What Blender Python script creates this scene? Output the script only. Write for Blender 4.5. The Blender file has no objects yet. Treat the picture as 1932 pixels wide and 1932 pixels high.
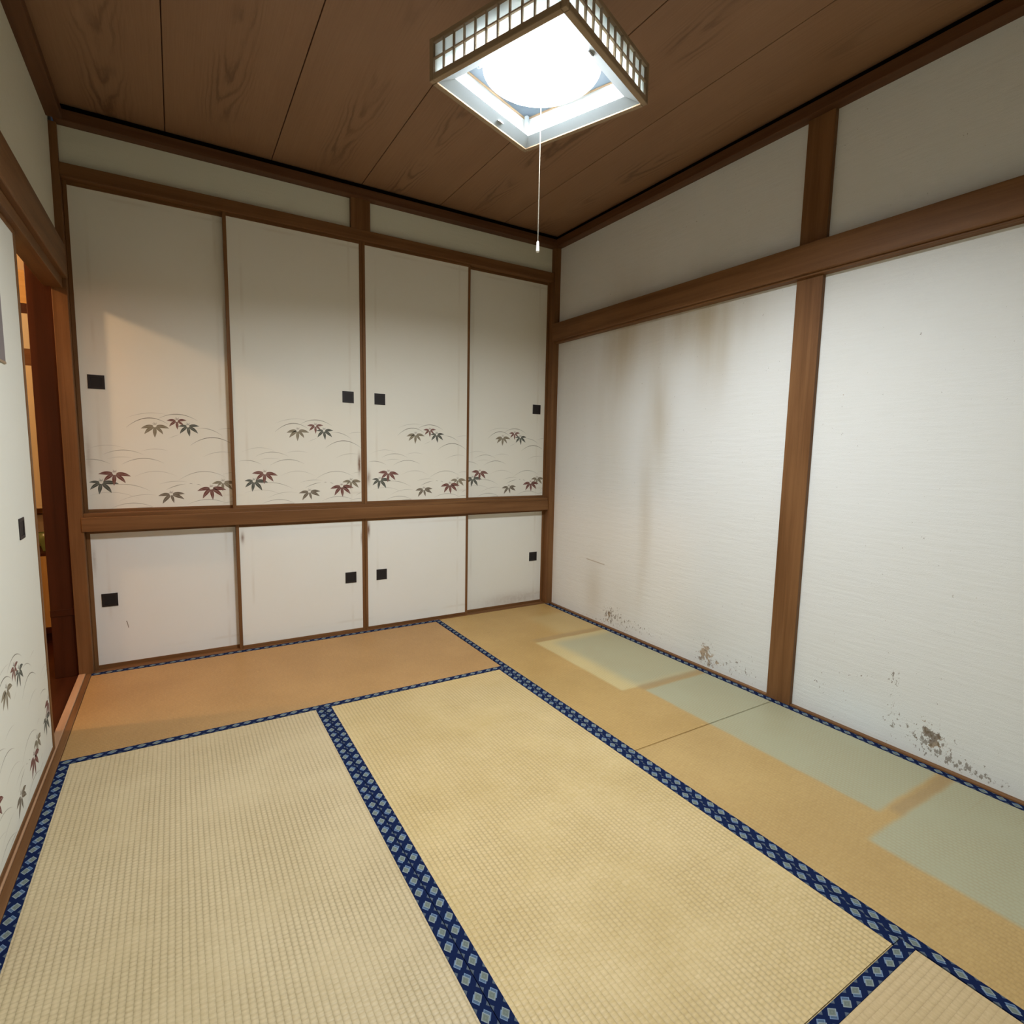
import bpy, bmesh, math, random
from mathutils import Matrix, Vector

random.seed(7)
S = bpy.context.scene
COL = S.collection

# ------------------------------------------------------------------ camera
CAM_POS = Vector((0.3878, -3.1743, 1.0962))
YAW, PITCH, ROLL, FPX = 0.5486, -0.1123, 0.0193, 1035.4
fw = Vector((math.sin(YAW)*math.cos(PITCH), math.cos(YAW)*math.cos(PITCH), math.sin(PITCH)))
rt = Vector((math.cos(YAW), -math.sin(YAW), 0))
up = rt.cross(fw)
r2 = rt*math.cos(ROLL) + up*math.sin(ROLL)
u2 = up*math.cos(ROLL) - rt*math.sin(ROLL)
cd = bpy.data.cameras.new('camera')
cam = bpy.data.objects.new('camera', cd)
COL.objects.link(cam)
M = Matrix.Identity(4)
for i in range(3):
    M[i][0] = r2[i]; M[i][1] = u2[i]; M[i][2] = -fw[i]; M[i][3] = CAM_POS[i]
cam.matrix_world = M
cd.sensor_width = 36.0
cd.lens = FPX/1932*36.0
cd.clip_start = 0.02
S.camera = cam

# ------------------------------------------------------------------ world + exposure
w = bpy.data.worlds.new('night'); S.world = w; w.use_nodes = True
w.node_tree.nodes['Background'].inputs[0].default_value = (0.02, 0.025, 0.035, 1)
w.node_tree.nodes['Background'].inputs[1].default_value = 0.2
S.view_settings.view_transform = 'Standard'
S.view_settings.look = 'None'
S.view_settings.exposure = 1.62
S.view_settings.gamma = 1.0
S.view_settings.use_curve_mapping = False
GLOW_STRENGTH = 62.0         # round luminous cover of the pendant lamp
HALL_STRENGTH = 170.0       # globe lamp in the hallway

# ------------------------------------------------------------------ dimensions
X1, X2, W = 0.8736, 1.760, 2.648        # mat seams and right pillar face
D1, D2, D3, D4 = 0.8855, 1.7828, 2.673, 3.56
XP = 2.668                               # right plaster
ZC = 2.525                               # ceiling
H = 0.031                                # tatami border width
YF = -D4 - 0.02                          # wall behind the camera

# ------------------------------------------------------------------ node helpers
class NT:
    def __init__(s, name):
        s.m = bpy.data.materials.new(name); s.m.use_nodes = True
        s.t = s.m.node_tree
        s.b = s.t.nodes['Principled BSDF']
        s.b.inputs['Roughness'].default_value = 0.7
        s.b.inputs['Specular IOR Level'].default_value = 0.3
    def node(s, ty, **kw):
        n = s.t.nodes.new(ty)
        for k, v in kw.items(): setattr(n, k, v)
        return n
    def link(s, a, b): s.t.links.new(a, b)
    def coords(s, kind='Object'):
        tc = s.node('ShaderNodeTexCoord'); sp = s.node('ShaderNodeSeparateXYZ')
        s.link(tc.outputs[kind], sp.inputs[0])
        return [E(s, sp.outputs[i]) for i in range(3)]
    def rnd(s):
        return E(s, s.node('ShaderNodeObjectInfo').outputs['Random'])
    def vec(s, x, y, z):
        c = s.node('ShaderNodeCombineXYZ')
        for i, q in enumerate((x, y, z)):
            if isinstance(q, E): s.link(q.o, c.inputs[i])
            else: c.inputs[i].default_value = q
        return c.outputs[0]
    def noise(s, x, y, z, scale=1.0, detail=3.0, rough=0.5, dist=0.0):
        n = s.node('ShaderNodeTexNoise')
        n.inputs['Scale'].default_value = scale; n.inputs['Detail'].default_value = detail
        n.inputs['Roughness'].default_value = rough; n.inputs['Distortion'].default_value = dist
        s.link(s.vec(x, y, z), n.inputs['Vector'])
        return E(s, n.outputs['Fac'])
    def mix(s, f, a, b):
        n = s.node('ShaderNodeMix', data_type='RGBA')
        if isinstance(f, E): s.link(f.o, n.inputs[0])
        else: n.inputs[0].default_value = f
        for q, i in ((a, 6), (b, 7)):
            if isinstance(q, (tuple, list)): n.inputs[i].default_value = (*q[:3], 1)
            else: s.link(q, n.inputs[i])
        return n.outputs[2]
    def color(s, c):
        if isinstance(c, (tuple, list)): s.b.inputs['Base Color'].default_value = (*c[:3], 1)
        else: s.link(c, s.b.inputs['Base Color'])
    def bump(s, h, dist=0.001, strength=1.0):
        n = s.node('ShaderNodeBump')
        n.inputs['Distance'].default_value = dist; n.inputs['Strength'].default_value = strength
        s.link(h.o, n.inputs['Height']); s.link(n.outputs[0], s.b.inputs['Normal'])
    def rough(s, r, spec=None):
        s.b.inputs['Roughness'].default_value = r
        if spec is not None: s.b.inputs['Specular IOR Level'].default_value = spec

class E:
    def __init__(s, nt, o): s.n = nt; s.o = o
    def op(s, k, *a):
        m = s.n.node('ShaderNodeMath', operation=k)
        for i, q in enumerate((s, *a)):
            if isinstance(q, E): s.n.link(q.o, m.inputs[i])
            else: m.inputs[i].default_value = float(q)
        return E(s.n, m.outputs[0])
    def __add__(s, b): return s.op('ADD', b)
    def __radd__(s, b): return s.op('ADD', b)
    def __sub__(s, b): return s.op('SUBTRACT', b)
    def __rsub__(s, b): return (s*-1.0) + b
    def __mul__(s, b): return s.op('MULTIPLY', b)
    def __rmul__(s, b): return s.op('MULTIPLY', b)
    def __truediv__(s, b): return s.op('DIVIDE', b)
    def abs(s): return s.op('ABSOLUTE')
    def sin(s): return s.op('SINE')
    def fract(s): return s.op('FRACT')
    def floor(s): return s.op('FLOOR')
    def pow(s, b): return s.op('POWER', b)
    def min(s, b): return s.op('MINIMUM', b)
    def max(s, b): return s.op('MAXIMUM', b)
    def exp(s): return s.op('EXPONENT')
    def clamp(s): return s.max(0.0).min(1.0)
    def step(s, a, b):
        n = s.n.node('ShaderNodeMapRange', interpolation_type='SMOOTHSTEP')
        s.n.link(s.o, n.inputs[0]); n.inputs[1].default_value = a; n.inputs[2].default_value = b
        return E(s.n, n.outputs[0])

def gauss(x, z, cx, cz, rx, rz):
    a = (x - cx)*(1.0/rx); b = (z - cz)*(1.0/rz)
    return ((a*a + b*b)*-1.0).exp()
def lin(r, g, b):
    f = lambda c: (c/255/12.92) if c/255 <= .04045 else ((c/255+.055)/1.055)**2.4
    return (f(r), f(g), f(b))

# ------------------------------------------------------------------ materials
def wood(name, axis, c1, c2, rough=0.5, fine=1.0):
    n = NT(name); p = n.coords(); r = n.rnd()*37.0
    q = [(v*(1.1 if i == axis else 26.0*fine)) for i, v in enumerate(p)]
    g = n.noise(q[0]+r, q[1]+r, q[2]+r, 1.0, 5.0, 0.6, 0.4)
    q2 = [(v*(6.0 if i == axis else 260.0)) for i, v in enumerate(p)]
    f = n.noise(q2[0], q2[1]+r, q2[2], 1.0, 2.0)
    big = n.noise(p[0]+r, p[1], p[2], 2.5, 2.0)
    k = (g.step(0.3, 0.72)*0.65 + f*0.2 + (big-0.5)*0.5).clamp()
    n.color(n.mix(k, c1, c2)); n.bump(f, 0.0004, 0.5); n.rough(rough, 0.2)
    return n.m
T1, T2 = (0.125, 0.054, 0.018), (0.235, 0.115, 0.046)
WOOD = [wood('trim_wood_%s' % a, i, T1, T2) for i, a in enumerate('xyz')]
DK1, DK2 = (0.085, 0.034, 0.014), (0.15, 0.068, 0.03)
DWOOD = [wood('dark_trim_wood_%s' % a, i, DK1, DK2) for i, a in enumerate('xyz')]
HWOOD = [wood('hall_dark_wood_%s' % a, i, (0.035, 0.009, 0.003), (0.075, 0.02, 0.007), 0.4) for i, a in enumerate('xyz')]
LWOOD = [wood('pale_sill_wood_%s' % a, i, (0.40, 0.23, 0.13), (0.55, 0.34, 0.2)) for i, a in enumerate('xyz')]
GWOOD = [wood('golden_wood_%s' % a, i, (0.50, 0.30, 0.10), (0.66, 0.42, 0.17)) for i, a in enumerate('xyz')]
LAMPWOOD = [wood('lamp_frame_wood_%s' % a, i, (0.26, 0.18, 0.11), (0.38, 0.28, 0.18)) for i, a in enumerate('xyz')]

def plain(name, c, rough=0.6, metal=0.0, spec=0.4):
    n = NT(name); n.color(c); n.rough(rough, spec); n.b.inputs['Metallic'].default_value = metal
    p = n.coords(); f = n.noise(p[0], p[1], p[2], 300.0, 2.0); n.bump(f, 0.0002, 0.3)
    return n.m
BLACKGAP = plain('black_shadow_gap', (0.004, 0.003, 0.003), 0.9, 0, 0.05)
IRON = plain('black_iron', (0.022, 0.017, 0.018), 0.5, 0.2)
IRON2 = plain('black_iron_cup', (0.014, 0.011, 0.012), 0.6, 0.1)
WHITEPL = plain('white_plastic', (0.86, 0.87, 0.88), 0.4)
CORD = plain('cream_cord', (0.16, 0.145, 0.11), 0.8)
STEEL = plain('grey_steel', (0.45, 0.46, 0.48), 0.35, 0.8)
CERAM = plain('white_ceramic', (0.75, 0.72, 0.66), 0.25)
GREENC = plain('green_glaze', (0.16, 0.2, 0.07), 0.25)
SUBF = plain('subfloor', (0.2, 0.13, 0.08), 0.8)
HALLW = plain('hall_wallpaper', (0.62, 0.50, 0.34), 0.85)

def plaster(name, base, stains=False):
    n = NT(name); p = n.coords()
    st = n.noise(p[0]*6.0, p[1]*6.0, p[2]*55.0, 1.0, 4.0, 0.6)
    fi = n.noise(p[0], p[1], p[2], 420.0, 3.0, 0.6)
    bl = n.noise(p[0], p[1], p[2], 1.3, 3.0)
    c = n.mix(((bl-0.5)*1.2+0.35).clamp()*0.45, base, tuple(v*k for v, k in zip(base, (0.93, 0.88, 0.78))))
    if stains:
        y, z = (p[1] + (YF+.10)/2)*-1.0, p[2] - 0.055        # y = distance from the closet
        wob = (n.noise(p[0]*0.0, p[1]*3.0, p[2]*1.0, 1.0, 3.0)-0.5)*0.16
        yy = y + wob
        def G(*a): return gauss(yy, z, *a)
        br = (G(0.68, 1.78, .20, .30)*0.75 + G(1.20, 1.80, .34, .20)*0.8 + G(0.99, 1.30, .075, .30)*0.55
              + G(0.89, 0.75, .05, .45)*0.40 + G(0.60, 1.25, .16, .5)*0.22 + G(0.25, 1.5, .3, .4)*0.25 + G(1.32, 1.55, .09, .2)*0.35)
        br = br*((n.noise(p[0]*0.0, p[1]*9.0, p[2]*1.2, 1.0, 4.0)*1.1+0.45))
        low = gauss(y, z, .48, .2, .085, .19)*0.5 + gauss(y, z, .75, .16, .14, .2)*0.22 + gauss(y, z, 1.35, .22, .2, .14)*0.14
        c = n.mix((br*0.85+low*0.6).clamp(), c, (0.41, 0.335, 0.21))
        c = n.mix((st-0.5).abs()*0.35, c, (0.60, 0.58, 0.52))
        # thin scratch line
        ln = ((z - 0.392 + (y-0.48)*0.04).abs()*-1.0 + 0.005).step(0, 0.004)*((y-0.485).abs()*-1.0+0.10).step(0, 0.02)
        c = n.mix(ln*0.55, c, (0.28, 0.19, 0.11))
        # repainted bluish patch at the foot, then mould specks
        rp = gauss(y, z, 2.13, .08, .2, .1)*0.8
        c = n.mix(rp.clamp(), c, (0.74, 0.79, 0.82))
        sp1 = n.noise(p[0], p[1], p[2], 34.0, 6.0, 0.74)
        sp2 = n.noise(p[0]+3.0, p[1], p[2]*0.6, 95.0, 4.0, 0.65)
        tone = n.noise(p[0]+7.0, p[1], p[2], 22.0, 3.0)
        def g(*a): return gauss(y, z, *a)
        mA = g(.63, .085, .055, .05)*0.85 + g(1.37, .085, .06, .065)*1.05 + g(1.47, .045, .11, .035)*0.75 + g(2.375, .09, .055, .05)*1.2 + g(2.33, .13, .05, .04)*.45 + g(.56, .02, .2, .018)*0.55
        arc = ((z - (0.205 + (y-2.03)*0.32)).abs()*-60.0).exp()*((y-2.13).abs()*-1.0+0.14).step(0, 0.08)*0.5 + g(2.235, .27, .02, .04)*.85 + g(2.24, .14, .035, .08)*.62 + g(2.5, .035, .12, .022)*.7 + g(2.3, .33, .02, .03)*.4
        mB = g(.85, .06, .3, .05)*0.5 + g(1.6, .075, .14, .07)*0.42 + arc + g(2.38, .07, .16, .06)*.42 + g(1.95, .14, .08, .08)*.3 + g(.68, .11, .12, .07)*.35
        brown = (sp1 - 0.70 + mA.min(1.2)*0.215).step(0.0, 0.03)
        dark = (sp2 - 0.705 + mB.min(1.0)*0.235 + mA.min(1.0)*0.12).step(0.0, 0.03)
        mc = n.mix(tone.step(0.38, 0.6), (0.13, 0.085, 0.045), (0.37, 0.245, 0.13))
        c = n.mix(brown*0.8, c, mc)
        c = n.mix(dark*0.7, c, (0.15, 0.11, 0.07))
    n.color(c); n.bump(st*0.9 + fi*0.5, 0.0026, 0.6); n.rough(0.9, 0.15)
    return n.m
PLASTER_R = plaster('stained_plaster', (0.74, 0.765, 0.775), True)
PLASTER = plaster('cream_plaster', (0.70, 0.70, 0.60))

def paper(name, base, spots=(), bands=None):
    """fusuma paper; spots = (x, z, rx, rz, strength) in door-local metres, bands = (w, h) for edge discolouring"""
    n = NT(name); p = n.coords()
    bl = n.noise(p[0], p[1], p[2], 2.2, 3.0); fi = n.noise(p[0], p[1], p[2], 700.0, 2.0)
    c = n.mix(((bl-0.4)*1.6).clamp()*0.5, base, tuple(v*k for v, k in zip(base, (0.96, 0.92, 0.82))))
    if bands:
        wd, ht = bands
        ex = (p[0].abs() - (wd/2-0.075)).abs()*-1.0 + 0.012
        ez = ((p[2]-ht/2).abs() - (ht/2-0.055)).abs()*-1.0 + 0.012
        bm = ex.step(0, 0.012).max(ez.step(0, 0.012))*n.noise(p[0], p[1], p[2], 4.0, 2.0).step(0.4, 0.65)
        c = n.mix(bm*0.16, c, (0.40, 0.30, 0.18))
    for (sx, sz, rx, rz, st) in spots:
        nz = n.noise(p[0], p[1], p[2], 45.0, 3.0)
        c = n.mix((gauss(p[0], p[2], sx, sz, rx, rz)*(nz+0.5)*st).clamp(), c, (0.22, 0.13, 0.09))
    n.color(c); n.bump(fi, 0.0003, 0.4); n.rough(0.85, 0.2)
    return n.m

def prints():
    n = NT('printed_ink'); a = n.node('ShaderNodeVertexColor', layer_name='ink')
    n.link(a.outputs[0], n.b.inputs['Base Color']); n.rough(0.85, 0.2)
    p = n.coords(); n.bump(n.noise(p[0], p[1], p[2], 700.0, 2.0), 0.0002, 0.3)
    return n.m
INK = prints()

def tatami(name, axis, c1, c2, groove, unfaded=None, gs=1.0):
    """axis: world axis of the long side; ridges run along it"""
    n = NT(name); p = n.coords(); r = n.rnd()*11.0
    long_, sh = p[axis], p[1-axis]
    wob = (n.noise(p[0], p[1], p[2], 3.0, 2.0)-0.5)*0.006
    P = 0.0138
    t = (sh + wob*0.5)*(1.0/P)
    row = t.floor()
    ridge = ((t.fract()-0.5)*math.pi*2.0).sin()
    rd = (t*math.pi).sin().abs()
    # rushes run across; staggered over and under the warp threads
    off = (row*0.5).fract()*2.0
    rush = n.noise(long_*330.0 + row*7.3, sh*14.0, r, 1.0, 2.0)
    rush2 = n.noise(long_*120.0, sh*22.0, r, 1.0, 3.0, 0.6)
    jit = n.noise(row*3.1, long_*40.0, r, 1.0, 1.0)*2.2
    cell = ((long_*(math.pi*2/0.0120) + off*math.pi + jit).sin()*0.5+0.5).pow(2.5)
    seam = n.noise(long_*75.0, sh*0.6, r+4.0, 1.0, 2.0, 0.6).step(0.62, 0.72)
    big = n.noise(p[0]*1.0+r, p[1], p[2], 3.0, 4.0, 0.6)
    sc = n.noise(p[0]+r, p[1], p[2], 28.0, 5.0, 0.7)
    mot = n.noise(p[0]+r, p[1], p[2], 90.0, 4.0, 0.75)
    k = ((big-0.5)*1.5 + 0.4 + (rush-0.5)*0.9 + (rush2-0.5)*0.7 + (mot-0.5)*1.3).clamp()
    c = n.mix(k, c1, c2)
    fleck = sc.step(0.66, 0.76)*0.35
    c = n.mix(fleck, c, tuple(min(1, v*1.35) for v in c2))
    if unfaded: c = unfaded(n, p, c)
    gr = (1.0 - rd.pow(0.7))*0.75 + cell*0.34 + seam*0.22  # shade of the weave grooves, plus darker rush rows, mixed into the colour
    gr = gr*(n.noise(p[0]+r, p[1], p[2], 5.0, 2.0).step(0.25, 0.62)*0.75+0.35)
    c = n.mix(gr.clamp()*0.62*gs, c, groove)
    n.color(c); n.bump(rd.pow(0.5)*1.0 - cell*0.5 + rush*0.3 - seam*0.4, 0.0011, 0.8*gs); n.rough(0.5, 0.45)
    return n.m

def unfaded_strip(oy):
    # x is mat-local (origin at world x = XO), y local (origin at world y = oy)
    XO = (X2+W)/2
    def f(n, p, c):
        wx = (n.noise(p[0], p[1], p[2], 9.0, 3.0)-0.5)*0.035
        x = p[0] + XO + wx*0.4
        d = (p[1] + oy)*-1.0 + wx*0.5
        def box(x0, d0, d1, s=0.012, t=0.012):
            return ((x-x0).step(-s, s))*((d-d0).step(-t, t))*((d*-1.0+d1).step(-t, t))
        green, pale, brown = (0.385, 0.38, 0.255), (0.57, 0.47, 0.235), (0.27, 0.20, 0.115)
        c = n.mix(box(2.33, 0.24, 0.60, .06, .05)*0.45, c, pale)
        c = n.mix(box(2.105, 0.655, 1.375, .012, .01), c, pale)
        c = n.mix(box(2.205, 0.70, 1.375, .05, .05)*0.9, c, green)
        c = n.mix(box(2.205, 1.42, 2.415), c, green)
        c = n.mix(box(2.045, 2.465, 9.0), c, green)
        c = n.mix(box(2.2, 1.365, 1.42, .02, .014)*0.45, c, brown)
        c = n.mix(box(2.12, 0.60, 0.655, .03, .014)*0.4, c, brown)
        c = n.mix(box(2.25, 2.425, 2.465, .03, .012)*0.5, c, brown)
        return c
    return f

def heri(name, axis):
    n = NT(name); p = n.coords(); u, v = p[axis], p[1-axis]
    P = 0.0435
    t = u*(1.0/P) + n.rnd()*8.0
    par = (t.floor()*0.5).fract()*2.0
    s = 1.0 - par*2.0
    fu = (t.fract()-0.5)*P
    fu2 = ((t+0.5).fract()-0.5)*P
    d1 = fu.abs()*(1/0.0140) + (v - s*0.0030).abs()*(1/0.0100)
    d2 = (fu+0.0035*s).abs()*(1/0.0140) + (v + s*0.0022).abs()*(1/0.0100)
    d3 = fu2.abs()*(1/0.0075) + (v.abs()*-1.0+0.0155)*(1/0.0062)
    wv = n.noise(p[0], p[1], p[2], 900.0, 2.0)
    c = n.mix(wv, (0.003, 0.008, 0.040), (0.005, 0.015, 0.066))
    c = n.mix((d3*-1.0+1.0).step(0, 0.12)*0.55*(wv+0.4).clamp(), c, (0.17, 0.21, 0.24))
    c = n.mix((d2*-1.0+1.0).step(0, 0.08), c, (0.15, 0.225, 0.36))
    c = n.mix((d2*-1.0+0.78).step(0, 0.05), c, (0.075, 0.12, 0.19))
    c = n.mix((d1*-1.0+1.0).step(0, 0.08), c, (0.235, 0.285, 0.31))
    c = n.mix((d1*-1.0+0.78).step(0, 0.05), c, (0.155, 0.185, 0.165))
    c = n.mix(((d1-0.36).abs()*-1.0+0.12).step(0, 0.06)*0.6, c, (0.10, 0.125, 0.12))
    n.color(c); n.bump(wv, 0.0003, 0.5); n.rough(0.85, 0.1)
    return n.m
HERI = [heri('border_cloth_x', 0), heri('border_cloth_y', 1)]

def ceiling_board_mat():
    n = NT('ceiling_veneer'); p = n.coords(); r = n.rnd()
    x, y = p[0], p[1] + r*9.0
    nz = (n.noise(x*3.0+r*20.0, y*1.3, 0.0, 1.0, 2.0)-0.5)
    nz2 = (n.noise(x*22.0, y*5.0, r*5.0, 1.0, 4.0, 0.6)-0.5)
    xx = x + (r-0.5)*0.10 + nz*0.12
    v = xx*xx*95.0 + y*0.55 + nz*0.5 + nz2*0.30
    ring = ((v*math.pi*2*5.5).sin()*0.5+0.5).pow(2.2)
    body = (xx.abs()*-1.0+0.105).step(0, 0.09)
    pat = n.noise(x*2.0+r*7.0, y*2.4, 3.0, 1.0, 2.0).step(0.36, 0.60)
    fine = n.noise(x*190.0, y*5.0, r*9.0, 1.0, 3.0, 0.6)
    big = n.noise(x*5.0, y*0.8, r*3.0, 1.0, 2.0)
    c = n.mix(((fine-0.5)*0.9+(big-0.5)*0.9+0.5).clamp(), (0.235, 0.125, 0.066), (0.33, 0.19, 0.108))
    c = n.mix(ring*body*pat*0.62, c, (0.095, 0.045, 0.02))
    n.color(c); n.bump(ring*body*pat*-0.6+fine*0.5, 0.0008, 0.6); n.rough(0.45, 0.35)
    return n.m
CEILB = ceiling_board_mat()

def lamp_paper():
    n = NT('lamp_shade_paper'); out = n.t.nodes['Material Output']
    tr = n.node('ShaderNodeBsdfTranslucent'); df = n.node('ShaderNodeBsdfDiffuse')
    mx = n.node('ShaderNodeMixShader')
    p = n.coords(); k = n.noise(p[0], p[1], p[2], 60.0, 3.0)
    c = n.mix(k, (0.74, 0.79, 0.79), (0.82, 0.85, 0.84))
    d = n.mix(k, (0.80, 0.84, 0.84), (0.88, 0.90, 0.90))
    n.link(c, tr.inputs[0]); n.link(d, df.inputs[0]); mx.inputs[0].default_value = 0.60
    n.link(tr.outputs[0], mx.inputs[1]); n.link(df.outputs[0], mx.inputs[2])
    n.link(mx.outputs[0], out.inputs[0])
    return n.m
LPAPER = lamp_paper()
def emitter(name, c, st):
    n = NT(name); n.color((0.8, 0.8, 0.8))
    n.b.inputs['Emission Color'].default_value = (*c, 1); n.b.inputs['Emission Strength'].default_value = st
    return n.m

# ------------------------------------------------------------------ mesh helpers
def link(name, me, mat, parent=None, loc=(0, 0, 0)):
    o = bpy.data.objects.new(name, me); COL.objects.link(o)
    o.location = loc
    if mat is not None and len(me.materials) == 0: me.materials.append(mat)
    if parent is not None:
        o.parent = parent
        o.location = Vector(loc) - WORLD[parent.name]
    WORLD[o.name] = Vector(loc)
    return o
WORLD = {}
def tag(o, label, cat=None, group=None, kind=None):
    o['label'] = label
    if cat: o['category'] = cat
    if group: o['group'] = group
    if kind: o['kind'] = kind
    return o
def empty(name, loc):
    o = bpy.data.objects.new(name, None); COL.objects.link(o); o.location = loc
    o.empty_display_size = 0.05; WORLD[o.name] = Vector(loc)
    return o
def mesh_of(bm, name='part', smooth=False):
    me = bpy.data.meshes.new(name); bm.normal_update(); bm.to_mesh(me); bm.free()
    if smooth:
        for f in me.polygons: f.use_smooth = True
    return me
def add_box(bm, a, b):
    v = [bm.verts.new((x, y, z)) for x in (a[0], b[0]) for y in (a[1], b[1]) for z in (a[2], b[2])]
    for q in ((0, 1, 3, 2), (4, 6, 7, 5), (0, 4, 5, 1), (2, 3, 7, 6), (0, 2, 6, 4), (1, 5, 7, 3)):
        bm.faces.new([v[i] for i in q])
def box(name, x0, x1, y0, y1, z0, z1, mat, parent=None, bev=0.0015):
    c = Vector(((x0+x1)/2, (y0+y1)/2, z0))
    bm = bmesh.new()
    add_box(bm, (x0-c.x, y0-c.y, 0), (x1-c.x, y1-c.y, z1-z0))
    if bev:
        bmesh.ops.bevel(bm, geom=bm.edges[:], offset=bev, segments=2, affect='EDGES', profile=0.5)
    return link(name, mesh_of(bm, name), mat, parent, c)
def lathe(prof, seg=32):
    bm = bmesh.new(); rings = []
    for (r, z) in prof:
        rings.append([bm.verts.new((r*math.cos(2*math.pi*i/seg), r*math.sin(2*math.pi*i/seg), z)) for i in range(seg)])
    for a, b in zip(rings, rings[1:]):
        for i in range(seg): bm.faces.new((a[i], a[(i+1) % seg], b[(i+1) % seg], b[i]))
    bm.faces.new(rings[0][::-1]); bm.faces.new(rings[-1])
    bmesh.ops.recalc_face_normals(bm, faces=bm.faces)
    return bm
def torus(R, r, seg=64, rs=12, a0=0.0, a1=2*math.pi):
    bm = bmesh.new(); closed = abs(a1-a0-2*math.pi) < 1e-6
    nn = seg if closed else seg+1; rings = []
    for i in range(nn):
        a = a0+(a1-a0)*i/seg
        rings.append([bm.verts.new(((R+r*math.cos(2*math.pi*j/rs))*math.cos(a), (R+r*math.cos(2*math.pi*j/rs))*math.sin(a), r*math.sin(2*math.pi*j/rs))) for j in range(rs)])
    for i in range(nn if closed else nn-1):
        A, B = rings[i], rings[(i+1) % nn]
        for j in range(rs): bm.faces.new((A[j], A[(j+1) % rs], B[(j+1) % rs], B[j]))
    bmesh.ops.recalc_face_normals(bm, faces=bm.faces)
    return bm
TR = [0]
def trim(x0, x1, y0, y1, z0, z1, mat, label, cat='beam', bev=0.002):
    TR[0] += 1
    return tag(box('trim_%d' % TR[0], x0, x1, y0, y1, z0, z1, mat, None, bev), label, cat, None, 'structure')
def struct(name, x0, x1, y0, y1, z0, z1, mat, label, cat):
    return tag(box(name, x0, x1, y0, y1, z0, z1, mat, None, 0), label, cat, None, 'structure')

# ------------------------------------------------------------------ room shell
struct('floor', -0.022, 2.78, YF, 0.11, -0.10, -0.0555, SUBF, 'rough wooden subfloor under the tatami mats', 'floor')
struct('wall_right', XP, 2.80, YF-.02, 0.12, -0.055, ZC+.06, PLASTER_R, 'white plaster wall with brown water stains and mould along its foot', 'wall')
struct('wall_back', 0.0, XP, 0.024, 0.07, 2.26, ZC+.06, PLASTER, 'cream plaster strip above the closet doors', 'wall')
struct('wall_closet', -0.04, XP+.05, 0.085, 0.12, -0.055, 2.30, SUBF, 'dark closet backing hidden behind the sliding closet doors', 'wall')
struct('wall_left', -0.10, -0.02, YF, 0.10, 1.83, ZC+.06, PLASTER, 'cream plaster above the sliding door beside the closet', 'wall')
struct('wall_left_lower', -0.10, -0.02, YF, -1.75, -0.055, 1.83, PLASTER, 'cream plaster below the beam past the sliding doors', 'wall')
struct('wall_front', -0.10, 2.80, YF-.10, YF, -0.055, ZC+.06, PLASTER, 'cream plaster wall facing the closet', 'wall')

# ceiling: slab with veneer boards as its parts
ceil = struct('ceiling', -0.10, 2.80, YF, 0.12, ZC+.012, ZC+.06, DWOOD[1], 'brown wood veneer ceiling of long boards with thin joints', 'ceiling')
joints = [-0.02, 0.405, 0.860, 1.317, 1.782, 2.225, XP]
for a, b in zip(joints, joints[1:]):
    box('ceiling_board', a+.0018, b-.0018, YF, 0.024, ZC, ZC+.013, CEILB, ceil, 0.0012)

# crown (cornice) with the black shadow gap above it
def crown(x0, x1, y0, y1, axis, label):
    trim(x0, x1, y0, y1, 2.452, 2.497, DWOOD[axis], label, 'cornice')
crown(0.0, W+.02, -0.034, 0.03, 0, 'dark brown cornice above the closet wall')
crown(W-.034, XP+.01, YF, -0.034, 1, 'dark brown cornice above the stained plaster wall')
crown(-0.03, 0.034, YF, -0.034, 1, 'dark brown cornice above the sliding door wall')
crown(0.034, W-.034, YF-.01, YF+.054, 0, 'dark brown cornice on the wall facing the closet')
def gap(x0, x1, y0, y1, label):
    trim(x0, x1, y0, y1, 2.497, ZC-.0005, BLACKGAP, label, 'shadow gap', 0)
gap(0.0, W+.02, -0.012, 0.03, 'black shadow gap between cornice and ceiling on the closet side')
gap(W-.012, XP+.01, YF, -0.012, 'black shadow gap between cornice and ceiling over the stained wall')
gap(-0.03, 0.012, YF, -0.012, 'black shadow gap between cornice and ceiling over the sliding door')

# pillars
trim(-0.048, 0.008, 0.0, 0.085, -0.03, 2.452, WOOD[2], 'brown corner pillar between sliding door opening and closet', 'pillar')
trim(2.624, 2.70, -0.018, 0.085, 0.0, 2.452, WOOD[2], 'brown corner pillar between closet and stained plaster wall', 'pillar')
trim(W, XP+.02, -1.848, -1.737, -0.02, 2.452, WOOD[2], 'wide brown pillar standing in the middle of the stained plaster wall', 'pillar')
trim(-0.10, 0.0, -1.76, -1.652, -0.02, 2.452, WOOD[2], 'brown pillar beside the sliding doors', 'pillar')
trim(W, XP+.02, YF, YF+.1, 0.0, 2.452, WOOD[2], 'brown corner pillar at the far end of the stained wall', 'pillar')
# long beams (nageshi) and heads
trim(XP-.058, XP+.02, YF, -0.019, 1.836, 1.953, WOOD[1], 'brown horizontal beam across the stained plaster wall', 'beam', 0.003)
trim(XP-.040, XP+.02, YF, -0.019, 1.8265, 1.8365, WOOD[1], 'thin brown batten under the beam across the stained wall', 'batten', 0.002)
trim(-0.03, 0.012, YF, -0.0005, 1.808, 1.946, WOOD[1], 'brown horizontal beam above the sliding door opening', 'beam', 0.004)
trim(-0.075, -0.008, -1.652, -0.0005, 1.766, 1.8085, WOOD[1], 'grooved brown head rail over the sliding doors', 'beam')
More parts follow.
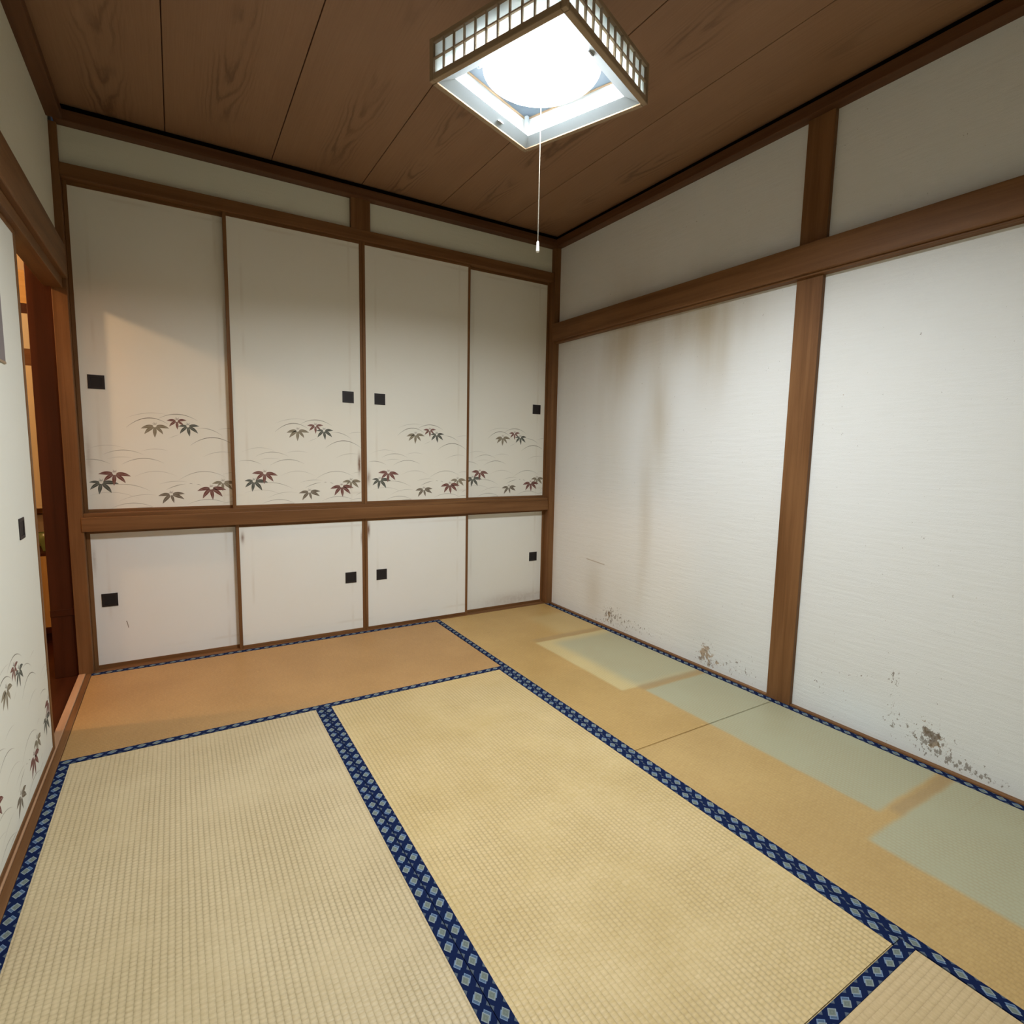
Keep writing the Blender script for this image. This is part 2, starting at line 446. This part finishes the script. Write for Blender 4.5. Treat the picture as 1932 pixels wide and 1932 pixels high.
# closet timbers
trim(0.008, 2.624, -0.002, 0.085, 2.236, 2.293, WOOD[0], 'brown head rail over the upper closet doors', 'beam')
trim(1.258, 1.366, 0.0, 0.05, 2.292, 2.454, WOOD[2], 'short brown stud above the middle of the closet', 'beam')
trim(0.0, 2.632, -0.006, 0.085, 0.680, 0.748, WOOD[0], 'brown middle rail between upper and lower closet doors', 'beam', 0.003)
trim(0.008, 2.624, 0.002, 0.085, 0.7475, 0.766, WOOD[0], 'thin brown sill with grooves under the upper closet doors', 'sill')
trim(0.008, 2.624, 0.0, 0.085, -0.03, 0.003, WOOD[0], 'brown floor sill under the lower closet doors', 'sill')
trim(0.008, 2.624, 0.0415, 0.0435, 0.002, 0.0045, WOOD[0], 'thin wooden ridge on the closet floor sill between door tracks', 'sill', 0)
# left door sill and wall foot strips
trim(-0.022, -0.0005, -1.652, -0.001, -0.05, 0.001, WOOD[1], 'brown strip between the tatami and the sliding door sill', 'sill')
trim(-0.049, -0.0222, -1.652, -0.001, -0.05, 0.006, LWOOD[1], 'pale sill under the sliding door', 'sill')  # paler wood tone than the brown strip beside it
trim(W+.0005, XP+.01, -1.735, -0.020, -0.05, 0.007, WOOD[1], 'wooden floor strip at the wall foot by the closet', 'floor strip')
trim(W+.0005, XP+.01, YF+.1, -1.850, -0.05, 0.007, WOOD[1], 'wooden floor strip at the wall foot past the middle pillar', 'floor strip')

# ------------------------------------------------------------------ tatami mats
def mat_thing(x0, x1, d0, d1, axis, m, label, heri_sides):
    g = 0.0008
    x0 += g; x1 -= g; y0 = -d1+g; y1 = -d0-g
    root = empty('tatami_mat', ((x0+x1)/2, (y0+y1)/2, -0.055))
    tag(root, label, 'tatami mat', 'six tatami mats of the floor')
    hx0 = H if 'l' in heri_sides else 0; hx1 = H if 'r' in heri_sides else 0
    hy1 = H if 'b' in heri_sides else 0; hy0 = H if 'f' in heri_sides else 0
    # woven cover: one box, origin on the mat centre so the weave follows the mat
    c = Vector(((x0+x1)/2, (y0+y1)/2, -0.055)); bm = bmesh.new()
    add_box(bm, (x0-c.x, y0-c.y, 0), (x1-c.x, y1-c.y, 0.055))
    ed = [e for e in bm.edges if all(v.co.z > 0.05 for v in e.verts)]
    bmesh.ops.bevel(bm, geom=ed, offset=0.002, segments=2, affect='EDGES')
    link('woven_cover', mesh_of(bm, 'woven_cover'), m, root, c)
    for s, rect in (('l', (x0, x0+H, y0, y1)), ('r', (x1-H, x1, y0, y1)), ('b', (x0, x1, y1-H, y1)), ('f', (x0, x1, y0, y0+H))):
        if s in heri_sides:
            box('cloth_border', rect[0]-.0002, rect[1]+.0002, rect[2]-.0002, rect[3]+.0002, -0.03, 0.0013, HERI[axis], root, 0.0008)
    return root
oD, oE = -D2/2, -(D2+D4)/2
tA = tatami('tatami_weave_brown', 0, (0.37, 0.215, 0.080), (0.47, 0.285, 0.112), (0.27, 0.15, 0.055), None, 0.45)
tB = tatami('tatami_weave_pale', 1, (0.52, 0.415, 0.24), (0.63, 0.52, 0.33), (0.27, 0.205, 0.105))
tC = tatami('tatami_weave_gold', 1, (0.53, 0.395, 0.175), (0.66, 0.52, 0.285), (0.31, 0.22, 0.095))
tD = tatami('tatami_weave_ochre', 1, (0.42, 0.27, 0.092), (0.53, 0.355, 0.135), (0.29, 0.18, 0.065), unfaded_strip(oD), 0.6)
tE = tatami('tatami_weave_ochre_green', 1, (0.42, 0.275, 0.10), (0.52, 0.36, 0.145), (0.29, 0.185, 0.07), unfaded_strip(oE), 0.6)
tF = tatami('tatami_weave_tan', 0, (0.49, 0.365, 0.19), (0.60, 0.46, 0.265), (0.33, 0.235, 0.12), None, 0.7)
mat_thing(0, X2, 0, D1, 0, tA, 'brownish tatami mat lying lengthways along the closet doors', 'bf')
mat_thing(0, X1, D1, D3, 1, tB, 'pale straw tatami mat beside the sliding door wall', 'lr')
mat_thing(X1, X2, D1, D3, 1, tC, 'golden tatami mat below the pendant lamp, between pale and ochre mats', 'lr')
mat_thing(X2, W, 0, D2, 1, tD, 'ochre tatami mat with pale unfaded patch, touching closet and stained wall', 'lr')
mat_thing(X2, W, D2, D4, 1, tE, 'ochre tatami mat with broad green unfaded strip beside the mouldy wall', 'lr')
mat_thing(0, X2, D3, D4, 0, tF, 'tan tatami mat laid crossways at the end of golden mat', 'bf')

# ------------------------------------------------------------------ fusuma prints (door-local millimetres: x from door edge, z above floor)
LEAVES = [('o', (317, 1181), [(260, 1166), (273, 1140), (315, 1123), (350, 1140), (376, 1170)]),
 ('r', (410, 1209), [(367, 1208), (377, 1180), (411, 1166), (439, 1185), (452, 1212)]),
 ('g', (456, 1185), [(415, 1181), (421, 1146), (462, 1133), (499, 1149), (506, 1185)]),
 ('g', (91, 908), [(46, 908), (49, 874), (82, 851), (130, 856), (160, 899)]),
 ('r', (145, 950), [(83, 947), (101, 911), (141, 891), (187, 903), (209, 935)]),
 ('b', (371, 845), [(316, 837), (333, 798), (382, 800), (426, 818), (429, 845)]),
 ('o', (602, 902), [(553, 894), (575, 879), (600, 854), (645, 861), (663, 894)]),
 ('r', (548, 873), [(485, 858), (508, 819), (554, 811), (598, 826), (616, 861)])]
ARCS = [(202,1213,303,1242,372,1236,.35),(202,1169,283,1216,372,1191,.9),(334,1217,410,1241,500,1212,.8),(497,1175,546,1173,607,1142,.6),(588,1171,654,1181,689,1179,.35),(464,1089,557,1130,662,1092,.9),(372,1121,397,1133,419,1142,.3),(39,1059,119,1083,196,1068,.3),(105,1038,186,1061,265,1039,.6),(255,1056,315,1068,369,1059,.35),(516,1031,604,1058,653,1052,.4),(23,1011,59,1016,131,995,.6),(118,1017,172,1028,224,1022,.3),(175,992,265,1022,347,999,.7),(223,933,311,959,401,933,.35),(405,913,513,957,617,926,.6),(322,895,394,909,442,905,.4),(605,942,652,951,692,940,.35),(121,891,185,897,286,862,.55),(351,867,391,885,435,895,.7),(451,895,459,896,466,894,.6),(483,893,493,891,502,886,.6),(40,843,141,859,237,826,.3),(154,814,258,845,307,841,.35),(127,784,202,805,300,780,.6),(439,790,537,813,622,788,.6),(630,816,648,828,665,835,.4),(223,781,261,784,315,778,.5),(591,785,654,798,694,790,.4)]
INKC = {'r': (0.155, 0.052, 0.042), 'g': (0.075, 0.080, 0.066), 'o': (0.22, 0.185, 0.125), 'b': (0.15, 0.12, 0.085), 'a': (0.17, 0.155, 0.12)}
PAPERC = (0.755, 0.74, 0.675)
def mixc(a, b, t): return tuple(x*(1-t)+y*t for x, y in zip(a, b))

def srgb(c): return tuple((12.92*v if v <= .0031308 else 1.055*v**(1/2.4)-.055) for v in c)
def strip_quads(path, widths, cols, lift):
    n = len(path); nor = []; out = []
    for i in range(n):
        a = path[max(i-1, 0)]; b = path[min(i+1, n-1)]
        dx, dz = b[0]-a[0], b[1]-a[1]; L = math.hypot(dx, dz) or 1
        nor.append((-dz/L, dx/L))
    for i in range(n-1):
        q = [(path[k][0]+nor[k][0]*widths[k]*s, path[k][1]+nor[k][1]*widths[k]*s) for k, s in ((i, 1), (i, -1), (i+1, -1), (i+1, 1))]
        out.append((q, (cols[i], cols[i], cols[i+1], cols[i+1]), lift))
    return out
def leaf_quads(idx):
    col, c, tips = LEAVES[idx]; base = INKC[col]; out = []; z0 = 1.0+idx
    for k, t in enumerate(tips):
        dx, dz = t[0]-c[0], t[1]-c[1]; L = math.hypot(dx, dz); s0 = 0.13
        P, Wd, Cc = [], [], []
        for i in range(9):
            u = i/8; s = s0+(1-s0)*u
            bend = math.sin(u*math.pi)*L*0.05*(-1 if k < 2 else (1 if k > 2 else 0))
            P.append((c[0]+dx*s - dz/L*bend, c[1]+dz*s + dx/L*bend))
            e = min(1.0, u*0.94+0.06)
            Wd.append(max(0.25, L*0.135*math.sin(e**0.75*math.pi)**0.85 if e < 0.999 else 0.25))
            Cc.append(mixc(base, PAPERC, 0.10*abs(1-2*u)))
        out += strip_quads(P, Wd, Cc, z0)
        out += strip_quads(P[1:-1], [0.8]*7, [mixc(base, PAPERC, 0.22)]*7, z0+0.3)
    for k in range(7):      # stalk tuft over the leaf
        a = math.radians(40+k*17); r0, r1 = 2, 12+4*math.sin(k*2.1)
        out += strip_quads([(c[0]+math.cos(a)*r0, c[1]+3+math.sin(a)*r0), (c[0]+math.cos(a)*r1, c[1]+3+math.sin(a)*r1)], [1.2, 0.8], [mixc(base, PAPERC, 0.5)]*2, z0+0.5)
    return out
def arc_quads(idx):
    (xa, za, xb, zb, xc, zc, st) = ARCS[idx]
    tm = max(0.3, min(0.7, (xb-xa)/(xc-xa)))
    cx = (xb-(1-tm)**2*xa-tm*tm*xc)/(2*tm*(1-tm)); cz = (zb-(1-tm)**2*za-tm*tm*zc)/(2*tm*(1-tm))
    P, Wd, Cc = [], [], []; N = 18
    for i in range(N+1):
        t = i/N
        P.append(((1-t)**2*xa+2*t*(1-t)*cx+t*t*xc, (1-t)**2*za+2*t*(1-t)*cz+t*t*zc))
        e = math.sin(math.pi*min(1, max(0, t*0.9+0.05)))
        Wd.append((0.45+0.85*e)*(0.8+0.5*st))
        Cc.append(mixc(INKC['a'], PAPERC, 1-(0.15+0.85*e)*min(1, st*1.1)))
    return strip_quads(P, Wd, Cc, 0.05+idx*0.02)
PRINT_CACHE = {}
def print_parts(root, clip, loc, rot):
    """printed leaves and grass arcs as flat ink, each its own part; clip in print millimetres"""
    for kind, n, fn in (('arc', len(ARCS), arc_quads), ('leaf', len(LEAVES), leaf_quads)):
        for i in range(n):
            qs = fn(i)
            ok = [q for q in qs if all(clip[0] <= x <= clip[1] and clip[2] <= z <= clip[3] for x, z in q[0])]
            if not ok: continue
            me = PRINT_CACHE.get((kind, i)) if len(ok) == len(qs) else None
            if me is None:
                bm = bmesh.new(); ink = bm.loops.layers.color.new('ink')
                for q, cols, lift in ok:
                    f = bm.faces.new([bm.verts.new((x/1000, -0.0001-lift*0.00003, z/1000)) for x, z in q])
                    for l, c in zip(f.loops, cols): l[ink] = (*srgb(c), 1)
                bmesh.ops.remove_doubles(bm, verts=bm.verts, dist=1e-6)
                me = mesh_of(bm, 'printed_'+kind)
                me.materials.append(INK)
                if len(ok) == len(qs): PRINT_CACHE[(kind, i)] = me
            o = link('printed_leaf' if kind == 'leaf' else 'printed_grass_arc', me, INK, root, loc)
            o.rotation_euler = (0, 0, rot)

def make_handle(parent, cx, cz, yf, normal='y', sx=0.064):
    """square finger pull: raised rim with a sunken cup"""
    h = sx/2; r = 0.010
    def ring(bm, a, b, d0, d1):
        pts = []
        for (s, d) in ((a, d0), (a, d1), (b, d1), (b, d0)):
            pts.append([bm.verts.new((q[0]*s, -d, q[1]*s)) for q in ((-1, -1), (1, -1), (1, 1), (-1, 1))])
        for i in range(4):
            A, B = pts[i], pts[(i+1) % 4]
            for j in range(4): bm.faces.new((A[j], A[(j+1) % 4], B[(j+1) % 4], B[j]))
        bmesh.ops.recalc_face_normals(bm, faces=bm.faces)
    bm = bmesh.new(); ring(bm, h, h-r, -0.002, 0.0025)
    bm2 = bmesh.new(); add_box(bm2, (-(h-r)-.0004, -0.0006, -(h-r)-.0004), ((h-r)+.0004, 0.002, (h-r)+.0004))
    loc = Vector((cx, yf, cz))
    a = link('finger_pull', mesh_of(bm, 'finger_pull'), IRON, parent, loc)
    b = link('finger_pull_cup', mesh_of(bm2, 'finger_pull_cup'), IRON2, a, loc)
    return a

def fusuma(x0, x1, y0, z0, z1, handle, label, group, spots=(), printed=None, base=PAPERC, th=0.019, stile=0.016):
    cx = (x0+x1)/2
    root = empty('fusuma_panel', (cx, y0+th/2, z0)); tag(root, label, 'sliding door', group)
    m = paper('fusuma_paper', base, spots, (x1-x0, z1-z0))
    p = box('paper_panel', x0+stile*.8, x1-stile*.8, y0+.0035, y0+th-.002, z0+.014, z1-.014, m, root, 0)
    for (a, b) in ((x0, x0+stile), (x1-stile, x1)):
        box('stile', a, b, y0, y0+th, z0, z1, WOOD[2], root, 0.0015)
    for (a, b) in ((z0, z0+.017), (z1-.017, z1)):
        box('rail', x0+stile, x1-stile, y0+.0005, y0+th, a, b, WOOD[0], root, 0.0015)
    make_handle(root, handle[0], handle[1], y0+.0035)
    if printed is not None:
        ox = printed
        clip = ((x0+stile-ox)*1000, (x1-stile-ox)*1000, (z0+.017)*1000, (z1-.017)*1000)
        print_parts(root, clip, (ox, y0+.0035, 0.0), 0.0)
    return root
YA, YB = 0.014, 0.0445       # front and rear tracks of the closet
UZ0, UZ1, LZ0, LZ1 = 0.764, 2.2375, 0.0025, 0.6815
ug, lg = 'upper closet sliding doors', 'lower closet sliding doors'
fusuma(0.0085, 0.668, YB, UZ0, UZ1, (0.085, 1.373), 'tall cream fusuma door with printed leaves beside the hallway opening, upper closet', ug, [(-.30, .25, .012, .09, .35)], -0.013)
fusuma(0.630, 1.3205, YA, UZ0, UZ1, (1.234, 1.377), 'tall printed fusuma with brown smudge, meeting the middle stile, upper closet, sliding door side', ug, [(.318, .22, .008, .05, 1.1)], 0.642)
fusuma(1.3215, 2.002, YA, UZ0, UZ1, (1.418, 1.377), 'tall printed fusuma, upper closet, finger pull beside the middle stile on stained wall side', ug, [(-.315, .14, .012, .04, .6)], 1.322)
fusuma(1.966, 2.6235, YB, UZ0, UZ1, (2.541, 1.380), 'tall printed fusuma in upper closet next to the stained wall corner', ug, [], 1.956)
fusuma(0.0085, 0.668, YB, LZ0, LZ1, (0.084, 0.338), 'low plain fusuma with a small scratch, nearest the hallway opening', lg, [(-.305, .52, .008, .06, .35)], None, (0.765, 0.78, 0.775))
fusuma(0.638, 1.3205, YA, LZ0, LZ1, (1.236, 0.333), 'low plain fusuma under the smudged printed door, lower closet', lg, [(-.31, .59, .008, .025, .8), (.322, .55, .005, .04, .6)], None, (0.78, 0.785, 0.76))
fusuma(1.3215, 2.002, YA, LZ0, LZ1, (1.421, 0.333), 'low plain fusuma with brown mark at its top corner by the middle stile', lg, [(-.318, .595, .008, .04, 1.0)], None, (0.78, 0.785, 0.76))
fusuma(1.966, 2.6235, YB, LZ0, LZ1, (2.539, 0.343), 'low plain fusuma with grubby foot next to the stained wall corner', lg, [(.1, .03, .25, .05, .35)], None, (0.76, 0.76, 0.72))
# small scratch mark on the low door by the hallway
sc = bmesh.new()
vs = [(-.004, 0, .018), (-.001, 0, .020), (.002, 0, .006), (.006, 0, -.016), (.0035, 0, -.017), (0, 0, .002)]
sc.faces.new([sc.verts.new(v) for v in vs])
root = [o for o in bpy.data.objects if o.name.startswith('fusuma_panel') and 'small scratch' in o['label']][0]
link('scratch_mark', mesh_of(sc, 'scratch_mark'), plain('scratch_ink', (0.16, 0.13, 0.09)), root, (0.147, YB+.0033, 0.205))

# ------------------------------------------------------------------ left wall sliding doors
def side_fusuma(xf, d0, d1, label, printed, handle):
    """door in the left wall; face at x = xf looking +x"""
    th = 0.019; z0, z1 = 0.0065, 1.768; cy = -(d0+d1)/2
    root = empty('fusuma_panel', (xf-th/2, cy, z0)); tag(root, label, 'sliding door', 'sliding doors to the hallway')
    m = paper('fusuma_paper', (0.68, 0.68, 0.62))
    box('paper_panel', xf-th+.002, xf-.0035, -d1+.015, -d0-.015, z0+.014, z1-.014, m, root, 0)
    for a, b in ((d0, d0+.018), (d1-.018, d1)):
        box('stile', xf-th, xf, -b, -a, z0, z1, WOOD[2], root, 0.0015)
    for a, b in ((z0, z0+.017), (z1-.017, z1)):
        box('rail', xf-th, xf-.0005, -d1+.018, -d0-.018, a, b, WOOD[1], root, 0.0015)
    if handle:
        # finger pull turned to face +x
        h = make_handle(root, xf-.0035, handle[1], -handle[0])
        h.rotation_euler = (0, 0, math.pi/2)
    if printed:
        # the print reads from the camera side towards the closet, repeated along the door
        for od in (1.587+.655, 1.587, 1.587-.655):
            oz = -0.75
            clip = (max(0, (od-d1+.018)*1000), min(655, (od-d0-.018)*1000), (z0+.017-oz)*1000, 1400)
            print_parts(root, clip, (xf-.0035, -od, oz), math.pi/2)
    return root
side_fusuma(-0.025, 0.755, 1.653, 'white fusuma door with printed reeds at its foot, half open to the hallway', True, (0.965, 0.828))
side_fusuma(-0.052, 0.60, 1.50, 'rear fusuma door showing only a thin wooden edge behind the printed one', False, None)

# grey sheet hanging on the front door
gs = empty('hanging_sheet', (-0.0265, -1.26, 1.318)); tag(gs, 'grey sheet with a tan lower edge hanging on the white fusuma door', 'wall sheet')
box('sheet', -0.0280, -0.0255, -1.52, -1.005, 1.322, 1.72, plain('grey_cloth', (0.20, 0.175, 0.175), 0.9), gs, 0.0005)
box('lower_edge', -0.0280, -0.0245, -1.52, -1.003, 1.317, 1.324, LAMPWOOD[1], gs, 0.0005)

# ------------------------------------------------------------------ pendant lamp
LC = Vector((1.322, -1.762, 2.110)); LROT = math.radians(21.0); A = 0.2165; HT = 0.105
lamp = empty('pendant_lamp', LC)
tag(lamp, 'square pendant lamp with lattice paper sides, round glowing cover and pull cord', 'lamp')
lamp.rotation_euler = (0, 0, LROT)
def lpart(name, me, m, parent=None):
    o = bpy.data.objects.new(name, me); COL.objects.link(o); o.parent = parent or lamp
    if len(me.materials) == 0: me.materials.append(m)
    return o
def lbox(name, a, b, m, parent=None, bev=0.001):
    bm = bmesh.new(); add_box(bm, a, b)
    if bev: bmesh.ops.bevel(bm, geom=bm.edges[:], offset=bev, segments=2, affect='EDGES')
    return lpart(name, mesh_of(bm, name), m, parent)
fwid = 0.015
for s in (-1, 1):
    for t in (-1, 1):
        lbox('corner_post', (s*A-fwid/2, t*A-fwid/2, 0.0), (s*A+fwid/2, t*A+fwid/2, HT+.004), LAMPWOOD[2])
LINER = plain('frosted_liner', (0.27, 0.31, 0.33), 0.6)
for k in range(4):
    R = Matrix.Rotation(k*math.pi/2, 4, 'Z')
    def P(name, a, b, m, parent=None, bev=0.001):
        o = lbox(name, a, b, m, parent, bev); o.data.transform(R); return o
    ax = 0 if k % 2 == 0 else 1
    P('bottom_rail', (-A+.0075, -A-.0085, -0.001), (A-.0075, -A+.0085, 0.016), LAMPWOOD[ax])
    P('top_rail', (-A+.0075, -A-.0085, HT-.011), (A-.0075, -A+.0085, HT+.002), LAMPWOOD[ax])
    pp = P('paper_side', (-A+.0075, -A+.0005, 0.014), (A-.0075, -A+.0015, HT-.010), LPAPER, None, 0)
    P('lattice_bar', (-A+.0075, -A-.007, 0.0530), (A-.0075, -A-.0005, 0.0572), LAMPWOOD[ax], None, 0.0006)
    for i in range(10):
        x = -A+.0075 + (2*A-.015)*(i+1)/11
        P('lattice_bar', (x-.0021, -A-.0075, 0.015), (x+.0021, -A-.0004, HT-.010), LAMPWOOD[2], None, 0.0006)
    # mitred white liner sloping up into the shade
    bm = bmesh.new(); o0, o1 = A-.0088, A-.044
    q = [(-o0, -o0, 0.0015), (o0, -o0, 0.0015), (o1, -o1, 0.0150), (-o1, -o1, 0.0150)]
    lo = [bm.verts.new(v) for v in q]; hi = [bm.verts.new((v[0], v[1], v[2]+.0018)) for v in q]
    bm.faces.new(lo); bm.faces.new(hi[::-1])
    for i in range(4): bm.faces.new((lo[i], hi[i], hi[(i+1) % 4], lo[(i+1) % 4]))
    bmesh.ops.recalc_face_normals(bm, faces=bm.faces)
    me = mesh_of(bm, 'liner'); me.transform(R); lpart('liner', me, LINER)
    # corner bracket
    br = lbox('corner_bracket', (-A+.012, -A+.012, 0.014), (-A+.024, -A+.024, HT-.01), LINER); br.data.transform(R)
    if k in (0, 2): P('spring_clip', (-.06, -A+.026, 0.0058), (-.035, -A+.030, 0.0085), STEEL, None, 0.0005)
PLATE = plain('pale_blue_enamel', (0.095, 0.128, 0.165), 0.5)
lbox('top_plate', (-A+.008, -A+.008, HT-.009), (A-.008, A-.008, HT-.005), PLATE, None, 0)
lpart('lamp_housing', mesh_of(lathe([(0.060, HT-.008), (0.158, HT-.014), (0.168, HT-.022), (0.168, 0.060), (0.160, 0.058)], 64), 'lamp_housing'), WHITEPL)
GLOW = emitter('glowing_cover', (0.955, 0.99, 1.0), GLOW_STRENGTH)
lpart('light_cover', mesh_of(lathe([(0.161, 0.0595), (0.155, 0.052), (0.120, 0.0465), (0.060, 0.0445), (0.004, 0.044)], 64), 'light_cover', True), GLOW)
PLUG = plain('plug_blue_grey', (0.16, 0.22, 0.28), 0.5)
for k, ang in enumerate((2.36, 2.50)):
    pl = mesh_of(lathe([(0.006, -.016), (0.0085, -.012), (0.0085, .010), (0.006, .014)], 16), 'tube_plug', True)
    pl.transform(Matrix.Translation((0.179*math.cos(ang), 0.179*math.sin(ang), 0.066))); lpart('tube_plug', pl, PLUG)
zend = 1.686-LC.z
lpart('hanging_cord', mesh_of(lathe([(0.004, HT-.006), (0.004, ZC-.03-LC.z)], 12)), WHITEPL)
lpart('ceiling_rose', mesh_of(lathe([(0.02, ZC-.032-LC.z), (0.045, ZC-.022-LC.z), (0.048, ZC-.001-LC.z)], 32)), WHITEPL)
pc = lpart('pull_cord', mesh_of(lathe([(0.0013, zend+.014), (0.0013, 0.0445)], 10)), CORD)
lpart('cord_bell', mesh_of(lathe([(0.0015, zend+.022), (0.0036, zend+.018), (0.0046, zend-.006), (0.0040, zend-.009)], 16)), WHITEPL, pc)

# ------------------------------------------------------------------ hallway behind the open door
struct('floor_hallway', -1.95, -0.0495, -1.95, 0.95, -0.06, -0.004, HWOOD[1], 'dark polished wooden floor of the hallway', 'floor')
struct('wall_hallway_side', -2.0, -1.95, -1.95, 0.95, -0.06, 2.5, HALLW, 'beige hallway wall facing the open door', 'wall')
struct('wall_hallway_end', -1.95, 0.0, 0.90, 0.95, -0.06, 2.5, HALLW, 'beige hallway wall behind the cupboard', 'wall')
struct('wall_hallway_near', -1.95, -0.10, -1.95, -1.90, -0.06, 2.5, HALLW, 'beige hallway wall at the near end', 'wall')
struct('ceiling_hallway', -1.95, -0.10, -1.95, 0.95, 2.5, 2.54, HALLW, 'beige hallway ceiling', 'ceiling')
trim(-0.137, -0.0485, 0.015, 0.10, -0.004, 2.5, HWOOD[2], 'dark red brown wooden post in the hallway beside the corner pillar', 'post')
trim(-0.138, -0.0475, 0.013, 0.101, 0.29, 0.322, HWOOD[0], 'dark wooden band around the hallway post', 'trim')
# cupboard seen through the gap
cb = empty('cupboard', (-0.62, 0.75, -0.004)); tag(cb, 'tall golden wooden cupboard with pale doors standing in the hallway', 'cupboard')
cx0, cx1, cy0, cy1 = -1.02, -0.16, 0.60, 0.88
box('plinth', cx0, cx1, cy0+.02, cy1, -0.004, 0.056, HWOOD[0], cb)
box('base_moulding', cx0, cx1, cy0-.004, cy1, 0.056, 0.09, HWOOD[0], cb)
for x in (cx0, cx1-.02): box('side_panel', x, x+.02, cy0, cy1, 0.09, 1.955, GWOOD[2], cb)
box('back_panel', cx0+.02, cx1-.02, cy1-.012, cy1, 0.09, 1.955, GWOOD[2], cb)
PALE = plain('pale_panel', (0.66, 0.56, 0.36), 0.6); PALE2 = plain('pale_grey_panel', (0.58, 0.52, 0.38), 0.6)
for a, b in ((cx0+.02, (cx0+cx1)/2), ((cx0+cx1)/2, cx1-.02)):
    d = box('lower_door', a+.001, b-.001, cy0, cy0+.018, 0.09, 0.482, GWOOD[2], cb)
    box('upper_door', a+.001, b-.001, cy0, cy0+.018, 0.757, 1.482, PALE, cb)
    box('top_door', a+.001, b-.001, cy0, cy0+.018, 1.566, 1.742, PALE2, cb)
    box('crown_panel', a+.001, b-.001, cy0, cy0+.018, 1.792, 1.955, GWOOD[0], cb)
box('shelf', cx0+.02, cx1-.02, cy0, cy1-.012, 0.482, 0.500, HWOOD[0], cb)
box('niche_top', cx0+.02, cx1-.02, cy0, cy1-.012, 0.740, 0.757, PALE, cb)
box('middle_rail', cx0+.02, cx1-.02, cy0+.002, cy0+.02, 1.482, 1.566, WOOD[0], cb)
box('upper_rail', cx0+.02, cx1-.02, cy0+.002, cy0+.02, 1.742, 1.792, HWOOD[0], cb)
def crock(x, y, r, h, m, lab, nm, cat):
    bm = lathe([(r*.5, 0), (r*.55, h*.08), (r*.95, h*.6), (r, h), (r*.92, h), (r*.5, h*.2)], 24)
    o = link(nm, mesh_of(bm, nm, True), m, None, (x, y, 0.4995)); tag(o, lab, cat)
crock(-0.235, 0.655, 0.035, 0.105, GREENC, 'small green glazed cup on the hallway cupboard shelf', 'cup', 'cup')
crock(-0.240, 0.760, 0.055, 0.195, CERAM, 'tall white ceramic jar behind the green cup in the cupboard', 'jar', 'jar')
# hallway ceiling lamp
hl = empty('hallway_lamp', (-1.0, -0.375, 2.10)); tag(hl, 'round warm globe lamp hanging in the hallway', 'lamp')
link('globe', mesh_of(lathe([(0.012, -.05), (0.036, -.036), (0.05, 0), (0.036, .036), (0.015, .05)], 24), 'globe', True), emitter('warm_globe', (1.0, 0.60, 0.30), HALL_STRENGTH), hl, (-1.0, -0.375, 2.10))
link('hanging_cord', mesh_of(lathe([(0.004, 0.048), (0.004, 0.375)], 10)), WHITEPL, hl, (-1.0, -0.375, 2.10))
link('ceiling_rose', mesh_of(lathe([(0.02, 0.37), (0.045, 0.385), (0.048, 0.4)], 24)), WHITEPL, hl, (-1.0, -0.375, 2.10))
